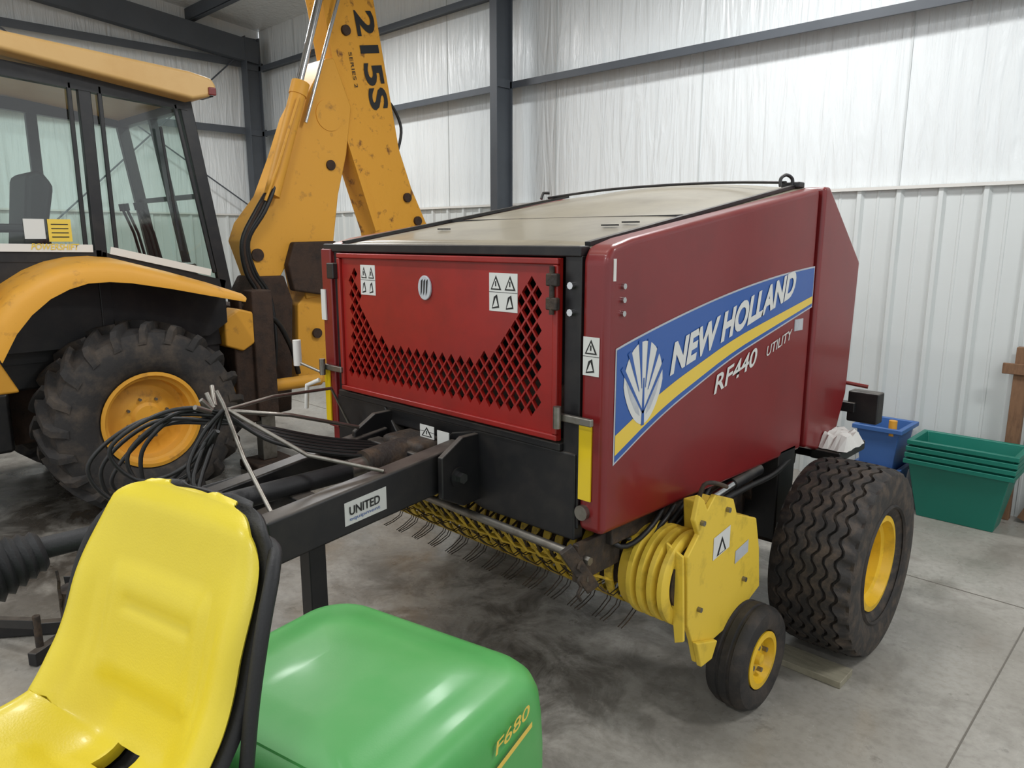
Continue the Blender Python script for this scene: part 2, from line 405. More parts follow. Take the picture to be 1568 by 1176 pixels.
while z<1.95:
    x=-3.215+(px/2 if row%2 else 0)
    while x<-1.90:
        ok=all(inpoly((x+dx,z+dz),meshpoly) for dx,dz in ((-.02,0),(.02,0),(0,.022),(0,-.022)))
        if ok:
            k=len(v)
            q=[(x-.0235,z),(x,z-.031),(x+.0235,z),(x,z+.031)]
            v+=[(a,2.1,c) for a,c in q]+[(a,2.2,c) for a,c in q]
            f+=[(k,k+1,k+2,k+3),(k+7,k+6,k+5,k+4)]+[(k+i,k+4+i,k+4+(i+1)%4,k+(i+1)%4) for i in range(4)]
        x+=px
    z+=pz/2*1.15;row+=1
cut=mk('cutter',v,f,None,None)
bo=door.modifiers.new('holes','BOOLEAN');bo.operation='DIFFERENCE';bo.object=cut;bo.solver='EXACT'
dg=bpy.context.evaluated_depsgraph_get();nm=bpy.data.meshes.new_from_object(door.evaluated_get(dg))
if len(nm.polygons)>100: door.modifiers.clear();door.data=nm
bpy.data.objects.remove(cut)
for nm_,a in (('door_rim_top',(-3.29,-1.81,2.118,2.137,2.005,2.03)),('door_rim_bottom',(-3.29,-1.81,2.118,2.137,1.325,1.35)),('door_rim_left',(-3.29,-3.265,2.118,2.137,1.35,2.005)),('door_rim_right',(-1.835,-1.81,2.118,2.137,1.35,2.005))):
    box(nm_,*a,'redfront',B,.006)
for z in (1.95,1.86): 
    box('hinge_r',-1.855,-1.80,2.10,2.125,z-.024,z+.024,'grime',B,.006)
cyl('hinge_rod',(-1.83,2.11,1.82),(-1.83,2.11,2.0),.010,'grime',B,n=10)
box('hinge_l',-3.34,-3.28,2.09,2.13,1.9,1.98,'black',B,.006)
def latch(x,s):
    box('latch_plate',x-.09,x+.09,2.105,2.125,1.415,1.445,'steel',B,.005)
    cyl('latch_pin',(x-.06,2.09,1.39),(x-.06,2.09,1.475),.016,'steel',B,n=12)
latch(-1.72,1);latch(-3.36,-1)
tube('latch_handle',[(-3.44,2.08,1.36),(-3.5,2.04,1.33),(-3.52,2.04,1.20)],.012,'cabwhite',B)
cyl('white_handle_grip',(-3.62,2.06,1.42),(-3.62,2.06,1.56),.022,'cabwhite',B,n=12)
cyl('handle_rod',(-3.62,2.06,1.44),(-3.40,2.16,1.36),.008,'steel',B,n=8)
def sticker(x0,x1,z0,z1,y,cells=(2,2)):
    box('sticker',x0,x1,y-.002,y,z0,z1,'white',B)
    nx,nz=cells
    box('sticker_divider',x0,x1,y-.0025,y-.002,(z0+z1)/2-.001,(z0+z1)/2+.001,'ink',B)
    for i in range(nx):
        for j in range(nz):
            cx0=x0+(x1-x0)*(i+.12)/nx;cx1=x0+(x1-x0)*(i+.88)/nx;cz0=z0+(z1-z0)*(j+.12)/nz;cz1=z0+(z1-z0)*(j+.88)/nz
            if j==nz-1:
                mx_=(cx0+cx1)/2
                flat('warning_triangle',[(cx0,y-.003,cz0),(cx1,y-.003,cz0),(mx_,y-.003,cz1)],'ink',B)
                k=.16
                flat('warning_triangle_in',[(cx0+(cx1-cx0)*k,y-.004,cz0+(cz1-cz0)*.09),(cx1-(cx1-cx0)*k,y-.004,cz0+(cz1-cz0)*.09),(mx_,y-.004,cz1-(cz1-cz0)*.22)],'white',B)
                box('warning_bang',mx_-.003,mx_+.003,y-.005,y-.004,cz0+(cz1-cz0)*.25,cz0+(cz1-cz0)*.6,'ink',B)
            else:
                w_=(cx1-cx0)
                flat('pictogram',[(cx0+w_*.1,y-.003,cz0),(cx0+w_*.8,y-.003,cz0+.006),(cx0+w_*.6,y-.003,cz1),(cx0+w_*.3,y-.003,cz1-.01)],'ink',B)
                flat('pictogram_in',[(cx0+w_*.2,y-.004,cz0+.006),(cx0+w_*.7,y-.004,cz0+.012),(cx0+w_*.5,y-.004,cz1-.012)],'white',B)
sticker(-3.10,-2.98,1.83,1.975,2.135)
sticker(-2.19,-2.03,1.81,1.965,2.135)
sticker(-1.705,-1.63,1.60,1.745,2.149,(1,2))
bc=Vector((-2.60,2.132,1.885))
prism('badge_disc',[(bc.x+.045*math.cos(a*math.pi/12),bc.z+.055*math.sin(a*math.pi/12)) for a in range(24)],'Y',2.125,2.135,'leaf',B,bevel=.003)
for k in (-.024,-.006,.012):
    flat('badge_leaf',[(bc.x+k,2.1235,bc.z-.035),(bc.x+k+.008,2.1235,bc.z-.02),(bc.x+k+.016,2.1235,bc.z+.04),(bc.x+k+.004,2.1235,bc.z+.03)],'ink',B)
box('reflector_right',-1.715,-1.655,2.143,2.149,1.11,1.41,'refl',B)
box('reflector_left',-3.45,-3.405,2.12,2.128,1.13,1.42,'refl',B)
box('reflector_left_white',-3.45,-3.41,2.12,2.128,1.68,1.84,'white',B)
cyl('round_cap_steel',(-1.69,2.13,1.06),(-1.69,2.152,1.06),.03,'steel',B)
for x,z in ((-1.76,1.93),(-1.76,1.83)): cyl('bolt_front',(x,2.13,z),(x,2.15,z),.014,'chrome',B,n=8)
for i,z in enumerate((1.93,1.88,1.83)): cyl('bolt_side',(XR,2.24,z),(XR+.012,2.24,z),.011,'chrome',B,n=8)
box('edge_reflector',XR-.005,XR+.003,2.18,2.195,1.95,2.03,'cabwhite',B)
e=XR
def bot(y):
    P=[(2.20,1.25),(2.52,1.392),(3.10,1.565),(4.03,1.755)]
    for (a,b_),(c,d) in zip(P,P[1:]):
        if y<=c: return b_+(d-b_)*(y-a)/(c-a)
    return P[-1][1]
def smooth_bot(y):
    return (bot(max(2.2,y-.12))+bot(y)+bot(min(4.03,y+.12)))/3 if 2.3<y<3.95 else bot(y)
def top(y):
    t_=(y-2.2)/1.83
    return 1.70+.26*t_+.05*math.sin(math.pi*t_)**.8*.9
def band(name,f0,f1,y0,y1,x,m,N=30):
    pts=[]
    for i in range(N+1):
        y=y0+(y1-y0)*i/N;pts.append((x,y,f0(y)))
    for i in range(N,-1,-1):
        y=y0+(y1-y0)*i/N;pts.append((x,y,f1(y)))
    v=pts;n_=N+1;f=[(i,i+1,2*n_-2-i,2*n_-1-i) for i in range(N)]
    return mk(name,v,f,m,B)
band('decal_border',smooth_bot,top,2.205,3.965,e+.002,'leaf')
band('decal_blue',lambda y:smooth_bot(y)+.008,lambda y:top(y)-.008,2.213,3.957,e+.003,'blue')
band('decal_stripe',lambda y:smooth_bot(y)+.035-.012*(y-2.2)/1.8,lambda y:smooth_bot(y)+.115-.055*(y-2.2)/1.8,2.213,3.957,e+.004,'decyel')
cy_,cz_=2.39,1.55
flat('emblem_base',[(e+.005,cy_+.133*math.cos(a*math.pi/16)*(1 if math.sin(a*math.pi/16)>0 else (1-.25*abs(math.sin(a*math.pi/16)))),cz_+.165*math.sin(a*math.pi/16)) for a in range(32)],'white',B)
def vein(p,q,w0,w1,m='blue',x=.006):
    p=Vector(p);q=Vector(q);d=(q-p).normalized();nn=Vector((-d.y,d.x))
    flat('emblem_vein',[(e+x,cy_+a.x,cz_+a.y) for a in (p+nn*w0,p-nn*w0,q-nn*w1,q+nn*w1)],m,B)
for s in (-1,1):
    vein((0,-.12),(s*.145,.075),.004,.010)
    vein((s*.012,-.02),(s*.032,.17),.002,.012)
    vein((s*.03,-.03),(s*.10,.13),.002,.012)
vein((0,-.17),(0,.02),.010,.004)
for s in (-1,1):
    flat('emblem_lobe',[(e+.0055,cy_+s*a,cz_+b_) for a,b_ in ((.02,-.13),(.05,-.11),(.09,-.05),(.115,.01),(.115,.04),(.08,.0),(.04,-.06))],'leaf',B)
d=Vector((0,3.78-2.58,1.825-1.545));d.normalize();up=Vector((0,0,1))
text('decal_lettering','NEW HOLLAND',(e+.0065,2.575,1.550),d,up,1.17,.132,'white',B,shear=.22,bold=.045)
text('decal_model','RF440',(e+.004,2.95,1.415),d,up,.40,.085,'white',B,shear=.25,bold=.016)
text('decal_model_word','UTILITY',(e+.004,3.45,1.53),d,up,.28,.05,'white',B,shear=.2,bold=.006)
box('serial_sticker',e,e+.004,3.76,3.86,1.63,1.69,'leaf',B)
belly=[(2.3,1.02),(4.4,1.0),(4.35,.75),(4.1,.62),(3.4,.58),(3.0,.72),(2.7,.95)]
prism('bale_chamber_belly',belly,'X',-3.28,-1.78,'grime',B,bevel=.01)
for i in range(5):
    cyl('chamber_roller',(-3.2,2.55+.3*i,.9-.06*i if i<3 else .75),(-1.74,2.55+.3*i,.9-.06*i if i<3 else .75),.08,'grime',B)
prism('crossmember_right',[(-2.6,1.10),(-2.45,1.24),(-2.27,1.285),(-1.73,1.285),(-1.73,.93),(-2.25,.93),(-2.5,1.0)],'Y',2.14,2.2,'black',B,bevel=.008)
prism('crossmember_left',[(-3.37,1.285),(-2.95,1.285),(-2.8,1.1),(-2.9,.95),(-3.37,.93)],'Y',2.14,2.2,'black',B,bevel=.008)
box('frame_top_rail',-3.35,-1.75,2.15,2.3,1.20,1.285,'black',B,.01)
prism('hitch_plate',[(1.93,1.02),(1.93,1.2),(2.05,1.27),(2.3,1.27),(2.3,.98),(2.05,.96)],'X',-2.30,-2.27,'black',B,bevel=.006)
prism('hitch_plate_b',[(1.93,1.02),(1.93,1.2),(2.05,1.27),(2.3,1.27),(2.3,.98),(2.05,.96)],'X',-2.93,-2.90,'black',B,bevel=.006)
cyl('hitch_bolt',(-2.28,2.02,1.10),(-2.235,2.02,1.10),.024,'chrome',B,n=6)
cyl('hitch_boss',(-2.28,2.02,1.10),(-2.262,2.02,1.10),.045,'black',B)
obeam('tongue_beam_right',(-2.36,2.12,1.14),(-2.42,1.2,1.01),.10,.18,'black',B,bevel=.012)
obeam('tongue_beam_right_front',(-2.42,1.22,1.012),(-2.60,.80,.95),.10,.18,'black',B,bevel=.012)
obeam('tongue_beam_left',(-2.93,2.12,1.12),(-2.88,1.2,1.02),.09,.15,'black',B,bevel=.012)
obeam('tongue_beam_left_front',(-2.88,1.22,1.012),(-2.68,.80,.95),.10,.15,'black',B,bevel=.012)
box('tongue_cross',-2.9,-2.4,1.42,1.52,.98,1.08,'black',B,.01)
box('tongue_cross_b',-2.92,-2.35,1.98,2.06,1.06,1.16,'black',B,.01)
obeam('hitch_tongue',(-2.64,.84,.93),(-2.64,.66,.90),.12,.07,'black',B,bevel=.01)
cyl('hitch_clevis',(-2.64,.64,.85),(-2.64,.64,.96),.055,'grime',B)
def on_beam(y,dz): 
    t_=(2.12-y)/.92;return (-2.36-.06*t_+.052,y,1.14-.13*t_+dz)
flat('dealer_sticker',[on_beam(1.50,-.05),on_beam(1.69,-.05),on_beam(1.69,.045),on_beam(1.50,.045)],'white',B)
p_=on_beam(1.52,-.012);text('dealer_sticker_text','UNITED',(p_[0]+.003,p_[1],p_[2]),(.065,1,.14),(0,0,1),.14,.036,'ink',B,bold=.02)
p_=on_beam(1.52,-.038);text('dealer_sticker_line','equipment',(p_[0]+.003,p_[1],p_[2]),(.065,1,.14),(0,0,1),.14,.018,'blue',B)
sticker(-2.62,-2.52,1.20,1.26,2.10,(1,1))
box('warning_tag',-2.50,-2.42,2.10,2.104,1.17,1.25,'white',B)
box('gearbox',-2.8,-2.5,2.0,2.3,.98,1.20,'grime',B,.03)
cyl('pto_cone',(-2.65,2.05,1.11),(-2.65,1.80,1.11),.095,'grime',B,r2=.075)
tube('pto_collar',[(-2.65,1.8,1.11),(-2.65,1.72,1.11)],.05,'steel',B,n=16)
tube('pto_shaft_rear',[(-2.65,1.78,1.11),(-2.65,1.0,1.11)],.040,'blackdull',B,n=16)
tube('pto_shaft',[(-2.65,1.05,1.11),(-2.65,.52,1.12)],.036,'blackdull',B,n=16)
cyl('pto_bell',(-2.65,1.02,1.11),(-2.65,.9,1.11),.055,'blackdull',B)
P=[];R_=[]
for i in range(26):
    P.append((-2.65,.56-.016*i,1.115-.003*i));R_.append((.065+.055*min(1,i/12))*(1 if i%2 else .84))
tube('pto_bellows',P,.1,'blackdull',B,n=24,radii=R_)
box('pto_support',-2.67,-2.63,.66,.70,.95,1.08,'black',B)
box('jack_leg',-2.66,-2.58,1.47,1.55,.06,.98,'black',B,.006)
box('jack_foot',-2.74,-2.50,1.40,1.62,0,.03,'black',B,.006)
box('jack_inner',-2.645,-2.595,1.485,1.535,.02,.2,'steel',B,.003)
tube('hose_holder_a',[(-2.36,1.7,1.18),(-2.6,1.5,1.24),(-2.85,1.3,1.42)],.009,'steel',B)
tube('hose_holder_b',[(-2.45,1.26,1.08),(-2.7,1.28,1.25),(-2.85,1.28,1.45),(-2.88,1.27,1.50)],.009,'steel',B)
tube('hose_holder_c',[(-2.9,1.95,1.22),(-2.9,1.6,1.34),(-2.86,1.28,1.42),(-2.86,1.20,1.36)],.009,'steel',B)
tube('hose_holder_d',[(-3.2,2.1,1.15),(-3.2,2.0,1.36),(-3.05,1.6,1.40),(-2.86,1.3,1.42)],.008,'steel',B)
loops=[(1.05,1.45,.86,1.34,.95,1.20),(1.10,1.43,.93,1.30,.98,1.16),(1.00,1.42,.80,1.28,.88,1.12),(1.14,1.41,1.00,1.28,1.02,1.10),(1.05,1.39,.86,1.24,.92,1.06),(1.08,1.36,.90,1.18,1.0,1.08)]
for i,(a,b_,c,d_,g1,h1) in enumerate(loops):
    x=-2.86-.03*i
    tube('hydraulic_hose',[(-2.58-.05*i,2.1,1.12),(-2.68-.04*i,1.75,1.17+.008*i),(-2.78-.02*i,1.45,1.27+.01*i),(-2.86,1.26,1.42-.01*i),(x,a,b_),(x-.03,c,d_),(x-.01,g1,h1),(x+.04,g1+.16,h1+.04),(-2.83+.01*i,1.22,1.36)],.0085,'hose',B,smooth_k=8,n=8)
for i in range(3):
    tube('hose_tail',[(-2.83,1.27,1.43),(-2.84,1.18+.03*i,1.34),(-2.8+.04*i,1.10,1.22-.04*i),(-2.74+.06*i,1.14+.03*i,1.11)],.009,'hose',B,smooth_k=5,n=8)
tube('loose_wiring',[(-2.9,.95,1.15),(-2.92,.86,1.02),(-2.9,.84,.90),(-2.86,.92,.82),(-2.8,1.0,.95)],.006,'hose',B,smooth_k=6,n=6)
tube('loose_wiring',[(-2.88,.98,1.12),(-2.95,.90,.98),(-2.93,.90,.84),(-2.84,.98,.80)],.006,'hose',B,smooth_k=6,n=6)
for i in range(4):
    a=(-2.88+.03*i,1.26-.02*i,1.44);b_=(-2.94+.06*i,1.28-.05*i,1.51-.012*i)
    cyl('coupler',a,b_,.010,'steel',B,n=10)
cyl('hose_along_left',(-2.98,2.1,1.12),(-2.93,1.2,1.09),.014,'hose',B,n=8)
for i in range(12):
    z=1.04-.032*i
    cyl('chain_link',(-2.62+(.006 if i%2 else -.006),.585,z),(-2.62-(.006 if i%2 else -.006),.585,z-.031),.005,'grime',B,n=6)
# pickup
pc=(2.56,.72);PR=.185
nb=25;xl,xr=-3.36,-1.66
for i in range(nb):
    x=xl+(xr-xl)*i/(nb-1)
    w=.040
    v=[];f=[]
    for k,a in enumerate([math.radians(a) for a in range(60,300,10)]):
        for rr in (PR,PR-.010):
            for xx in (x-w/2,x+w/2):
                v.append((xx,pc[0]+rr*math.cos(a),pc[1]+rr*math.sin(a)))
        if k:
            b0=(k-1)*4;b1=k*4
            f+=[(b0,b0+1,b1+1,b1),(b0+2,b1+2,b1+3,b0+3),(b0,b1,b1+2,b0+2),(b0+1,b0+3,b1+3,b1+1)]
    mk('pickup_band',v,f,'yeldark',B,smooth=True)
cyl('pickup_core',(xl,pc[0],pc[1]),(xr+.1,pc[0],pc[1]),.12,'rust',B)
for i in range(nb-1):
    x=xl+(xr-xl)*(i+.5)/(nb-1)
    for k in range(6):
        a=math.radians(60*k+20+(i%2)*8)
        if math.sin(a)>.5: continue
        p0=Vector((x,pc[0]+.12*math.cos(a),pc[1]+.12*math.sin(a)));p2=Vector((x,pc[0]+.295*math.cos(a-.45),pc[1]+.295*math.sin(a-.45)));p1=Vector((x,pc[0]+.22*math.cos(a-.1),pc[1]+.22*math.sin(a-.1)))
        for dx in (-.009,.009):
            o_=Vector((dx,0,0));tube('pickup_tine',[p0+o_,p1+o_,p2+o_],.0026,'grime',B,smooth_k=2,n=5)
cyl('windguard_pipe',(-3.3,2.10,.92),(-1.72,2.10,.90),.018,'steel',B,n=14)
for i in range(21):
    x=-3.28+.076*i
    tube('windguard_rod',[(x,2.12,.90),(x+.03,2.2,.78),(x+.06,2.36,.70)],.006,'yeldark',B,n=6)
    tube('windguard_rod',[(x+.06,2.12,.90),(x+.03,2.2,.80),(x,2.36,.84)],.006,'grime',B,n=6)
obeam('windguard_arm',(-1.72,2.08,.92),(-1.66,2.18,.74),.03,.06,'grime',B,bevel=.005)
box('pickup_arm_plate',-1.72,-1.69,2.12,2.40,.77,.93,'grime',B,.006)
for z in (.86,.79): cyl('pickup_arm_bolt',(-1.69,2.16,z),(-1.66,2.16,z),.018,'steel',B,n=6)
tube('arm_spring',[(-1.68,2.12+.01*math.cos(k*1.3),.70+.012*k) for k in range(16)],.007,'grime',B,n=6)
for i in range(4):
    x=-1.62+.050*i
    lathe('pickup_ring',[(x-.017,.19),(x-.010,.20),(x+.010,.20),(x+.017,.19),(x+.017,.15),(x-.017,.15)],pc[0],pc[1]+.0,'yel',B,n=48,closed=True)
lathe('pickup_ring_core',[(-1.68,.14),(-1.45,.14),(-1.45,.001)],pc[0],pc[1],'grime',B,n=32)
sh=[(2.50,1.00),(2.53,1.10),(2.57,1.07),(2.60,1.02),(2.66,1.07),(2.82,1.01),(2.86,.93),(3.05,.86),(3.10,.70),(3.13,.50),(2.98,.45),(2.84,.41),(2.70,.40),(2.64,.35),(2.57,.35),(2.53,.46),(2.48,.56),(2.46,.86),(2.54,.93)]
prism('pickup_end_shield',sh,'X',-1.43,-1.405,'yel',B,bevel=.006)
prism('pickup_shield_box',[(2.66,1.02),(2.82,1.0),(2.86,.93),(3.05,.86),(3.10,.6),(2.9,.50),(2.72,.55)],'X',-1.56,-1.43,'yel',B,bevel=.01)
prism('pickup_shield_front_flange',[(-1.50,.90),(-1.42,.86),(-1.40,.50),(-1.44,.48)],'Y',2.445,2.46,'yel',B,bevel=.004)
prism('shield_lower_lip',[(2.52,.47),(2.57,.34),(2.66,.34),(2.70,.41)],'X',-1.405,-1.38,'yel',B,bevel=.006)
flat('shield_sticker',[(-1.403,2.66,.78),(-1.403,2.80,.80),(-1.403,2.80,.90),(-1.403,2.66,.88)],'white',B)
flat('shield_sticker_tri',[(-1.402,2.69,.79),(-1.402,2.77,.80),(-1.402,2.73,.87)],'ink',B)
flat('shield_sticker_in',[(-1.401,2.705,.797),(-1.401,2.755,.802),(-1.401,2.73,.848)],'white',B)
flat('shield_sticker_b',[(-1.403,2.86,.70),(-1.403,2.98,.72),(-1.403,2.98,.78),(-1.403,2.86,.76)],'leaf',B)
for y,z in ((2.55,.98),(2.76,.98),(2.56,.60),(2.95,.60)): cyl('shield_bolt',(-1.405,y,z),(-1.388,y,z),.012,'steel',B,n=6)
tube('shield_lever',[(-1.45,2.60,1.05),(-1.43,2.60,1.12),(-1.40,2.63,1.13),(-1.38,2.70,1.10)],.009,'grime',B,smooth_k=3)
cyl('lift_cylinder',(-1.62,2.95,.90),(-1.62,3.22,.925),.024,'chrome',B,n=16)
cyl('lift_cylinder_end',(-1.62,3.22,.925),(-1.62,3.5,.94),.03,'black',B,n=16)
tube('rear_hose_bundle',[(-1.60,3.0,.88),(-1.58,3.3,.90),(-1.58,3.6,.90),(-1.62,3.9,.92)],.014,'hose',B,smooth_k=4,n=8)
lathe('gauge_tire',[(-1.40,.125),(-1.445,.14),(-1.46,.18),(-1.45,.222),(-1.42,.238),(-1.40,.240),(-1.395,.232),(-1.385,.232),(-1.38,.241),(-1.35,.241),(-1.345,.232),(-1.335,.232),(-1.33,.240),(-1.31,.238),(-1.285,.222),(-1.275,.18),(-1.29,.14),(-1.32,.125)],2.96,.241,'tire',B,n=56)
rim('gauge_rim',-1.30,1,2.96,.241,.12,'rimyel',B,depth=.05,hub=.03,bolts=4,W=.12)
obeam('gauge_arm',(-1.38,2.96,.25),(-1.5,2.9,.62),.05,.05,'yel',B)
cyl('gauge_axle',(-1.34,2.96,.241),(-1.5,2.96,.241),.02,'steel',B,n=12)
for tag,x0,x1,s in (('right',-1.47,-1.06,1),('left',-3.98,-3.57,-1)):
    tire_zig('main_tire_'+tag,x0,x1,3.80,.49,.49,.245,'treadrib',B)
    xo=x1-.045 if s>0 else x0+.045
    rim('main_rim_'+tag,xo,s,3.80,.49,.235,'rimyel',B,depth=.13,hub=.07,bolts=6,W=.33)
    lathe('sidewall_bead_'+tag,[(xo+s*.036,.29),(xo+s*.046,.30),(xo+s*.036,.31)],3.80,.49,'tire',B,n=48)
cyl('main_axle',(-3.75,3.80,.49),(-1.3,3.80,.49),.05,'grime',B)
box('axle_bracket_r',-1.80,-1.60,3.7,3.9,.49,1.0,'black',B,.01)
box('axle_bracket_l',-3.44,-3.24,3.7,3.9,.49,1.0,'black',B,.01)
box('rear_light_arm',-1.9,-1.55,4.6,4.66,1.06,1.12,'black',B,.005)
box('rear_light_box',-1.60,-1.42,4.62,4.72,1.00,1.19,'black',B,.01)
box('rear_light_lens',-1.58,-1.48,4.72,4.73,1.02,1.16,'redlens',B,.004)
box('rear_frame',-3.2,-1.6,4.3,4.65,.82,.95,'black',B,.01)
cyl('rear_red_rod',(-1.75,4.6,1.25),(-1.5,4.66,1.22),.012,'redlens',B,n=8)
box('rear_bumper',-1.62,-1.45,4.15,4.55,.86,.92,'black',B,.01)
v=[];f=[];nn=8
for i in range(nn+1):
    for j in range(nn+1):
        x=-1.60+.18*i/nn;y=4.16+.28*j/nn
        ed=min(i,nn-i,j,nn-j)
        v.append((x+random.uniform(-.006,.006),y+random.uniform(-.01,.01),.925+(.06 if ed else 0)+random.uniform(0,.03)*(1 if ed else .1)))
for i in range(nn):
    for j in range(nn):
        a=i*(nn+1)+j;f.append((a,a+1,a+nn+2,a+nn+1))
mk('crumpled_paper',v,f,'paper',B)
for i in range(5):
    tube('under_hose',[(-1.78,2.3+.1*i,.98),(-1.66,2.36+.10*i,.86-.01*i),(-1.6,2.5+.1*i,.93),(-1.7,2.8+.1*i,.99)],.011,'hose',B,smooth_k=5,n=8)
cyl('drive_sprocket',(-1.66,2.75,.86),(-1.62,2.75,.86),.12,'grime',B)
box('drive_bracket',-1.74,-1.66,2.3,3.3,.88,.97,'grime',B,.008)

# ============ BACKHOE ============
J=root('backhoe_loader',(-6.87,2.5,0))
hub=(2.06,.735)
for x0,x1,s in ((-6.27,-5.77,1),(-7.97,-7.47,-1)):
    tire_lug('rear_tire',x0,x1,hub[0],hub[1],.75,.37,'tiredusty',J,lh=.055)
    xo=x1-.06 if s>0 else x0+.06
    rim('rear_rim',xo,s,hub[0],hub[1],.36,'jcb',J,depth=.14,hub=.12,bolts=8,W=.33)
cyl('rear_axle',(-7.8,*hub),(-5.95,*hub),.12,'rust',J)
for x0,x1,s in ((-6.3,-6.0,1),(-7.75,-7.45,-1)):
    tire_lug('front_tire',x0,x1,-.1,.48,.48,.25,'tiredusty',J,nl=18,lh=.03)
    rim('front_rim',x1-.04 if s>0 else x0+.04,s,-.1,.48,.24,'jcb',J,depth=.1,hub=.08,bolts=6,W=.22)
cyl('front_axle',(-7.6,-.1,.48),(-6.15,-.1,.48),.08,'rust',J)
box('chassis',-7.2,-6.5,-1.2,3.1,.55,1.05,'rust',J,.02)
prism('engine_hood',[(-1.5,.95),(-1.5,1.55),(-1.3,1.72),(.85,1.95),(.85,.95)],'X',-7.3,-6.42,'jcb',J,bevel=.04)
box('grille',-7.2,-6.5,-1.53,-1.49,1.0,1.5,'blackdull',J,.01)
box('cab_floor',-7.45,-6.3,.85,2.85,1.0,1.30,'black',J,.02)
box('belly_tank',-6.62,-6.3,.9,1.25,.55,1.0,'black',J,.03)
def pillar(name,x,y0,z0,y1,z1,w,d=.06): obeam(name,(x,y0,z0),(x,y1,z1),d,w,'black',J,up=(0,1,0.01),bevel=.008)
for x in (-6.18,-7.58):
    pillar('pillar_b',x,1.92,1.3,1.92,3.27,.085)
    pillar('pillar_c',x,2.88,1.62,2.64,3.2,.10)
    pillar('pillar_a',x,.86,1.9,.95,3.3,.07)
    obeam('cab_sill',(x,.85,2.0),(x,1.92,1.97),.06,.09,'black',J)
    obeam('cab_sill_rear',(x,1.92,1.97),(x,2.86,1.72),.06,.07,'black',J)
    obeam('cab_top_rail',(x,.9,3.27),(x,2.66,3.15),.07,.1,'black',J)
    prism('cab_lower_side',[(.86,1.3),(.86,2.0),(1.92,1.95),(2.86,1.72),(2.86,1.4),(2.7,1.3)],'X',x-.02,x+.02,'black',J)
for x in (-6.16,):
    pillar('window_frame_1',x,2.03,1.98,2.02,3.2,.03,.03)
    pillar('window_frame_2',x,2.78,1.82,2.56,3.14,.03,.03)
    pillar('window_frame_3',x,1.82,2.05,1.82,3.2,.03,.03)
    pillar('grab_rail',x+.05,2.50,2.0,2.42,2.95,.022,.022)
glass1=[(.92,2.04),(1.0,3.24),(1.88,3.22),(1.88,2.0)];glass2=[(1.96,2.0),(1.97,3.2),(2.62,3.14),(2.84,1.76)]
for x in (-6.18,-7.58):
    flat('side_glass',[(x,a,b_) for a,b_ in glass1],'glass',J);flat('side_glass_rear',[(x,a,b_) for a,b_ in glass2],'glass',J)
flat('rear_glass',[(-7.55,2.86,1.75),(-6.2,2.86,1.75),(-6.2,2.65,3.15),(-7.55,2.65,3.15)],'glass',J)
obeam('rear_glass_bar',(-7.55,2.76,2.45),(-6.2,2.76,2.45),.04,.04,'black',J)
obeam('rear_bar_top',(-7.55,2.65,3.15),(-6.2,2.65,3.15),.08,.1,'black',J)
obeam('rear_bar_mid',(-6.87,2.87,1.75),(-6.87,2.65,3.15),.05,.06,'black',J,up=(0,1,0))
obeam('rear_bar_low',(-7.55,2.88,1.68),(-6.2,2.88,1.68),.08,.14,'black',J)
flat('windshield',[(-7.55,.88,2.0),(-6.2,.88,2.0),(-6.2,.96,3.25),(-7.55,.96,3.25)],'glass',J)
obeam('front_bar_mid',(-7.1,.88,2.0),(-7.1,.95,3.25),.05,.05,'black',J,up=(0,1,0))
for a,b_ in (((.86,2.055),(1.86,2.035)),((1.98,2.02),(2.74,1.83))):
    obeam('sill_stripe',(-6.14,a[0],a[1]-.005),(-6.14,b_[0],b_[1]-.005),.012,.055,'cabwhite',J)
box('window_sticker_white',-6.175,-6.170,1.44,1.57,2.10,2.24,'white',J)
box('window_sticker_yellow',-6.175,-6.170,1.59,1.74,2.08,2.24,'decyel',J)
for k in range(4): box('window_sticker_line',-6.169,-6.168,1.61,1.72,2.11+.03*k,2.117+.03*k,'ink',J)
text('trim_lettering','POWERSHIFT',(-6.13,1.46,2.025),(0,1,-.02),(0,0,1),.30,.045,'decyel',J,shear=.2,bold=.01)
prism('cab_roof',[(.62,3.33),(.68,3.43),(1.0,3.46),(1.4,3.44),(2.63,3.37),(2.80,3.34),(2.84,3.27),(2.78,3.2),(2.64,3.16),(1.4,3.315)],'X',-7.82,-5.98,'jcbroof',J,bevel=.03,seg=3)
box('roof_end_cap',-6.0,-5.965,2.76,2.82,3.21,3.27,'redlens',J,.008)
box('roof_lamp_rear',-6.3,-6.1,2.80,2.86,3.22,3.32,'black',J,.01)
prism('operator_seat_back',[(1.52,1.95),(1.66,1.93),(1.78,2.5),(1.70,2.62),(1.60,2.58)],'X',-7.12,-6.60,'blackdull',J,bevel=.04)
box('operator_seat_cushion',-7.1,-6.62,1.1,1.6,1.86,2.0,'blackdull',J,.04)
for s in (-1,1): box('operator_armrest',-6.86+s*.3-.04,-6.86+s*.3+.04,1.2,1.6,2.15,2.21,'blackdull',J,.02)
box('seat_pedestal',-7.0,-6.7,1.3,1.6,1.3,1.86,'black',J,.02)
box('seat_logo',-6.94,-6.80,1.585,1.59,2.28,2.36,'jcb',J)
cyl('steering_column',(-6.86,1.0,1.3),(-6.86,1.12,2.15),.05,'black',J)
tube('steering_wheel',[(-6.86+.19*math.cos(a*math.pi/8),1.13+.17*math.sin(a*math.pi/8),2.17+.06*math.sin(a*math.pi/8)) for a in range(16)],.014,'black',J,closed=True,smooth_k=2)
box('rear_console',-7.2,-6.5,2.4,2.8,1.3,1.9,'black',J,.04)
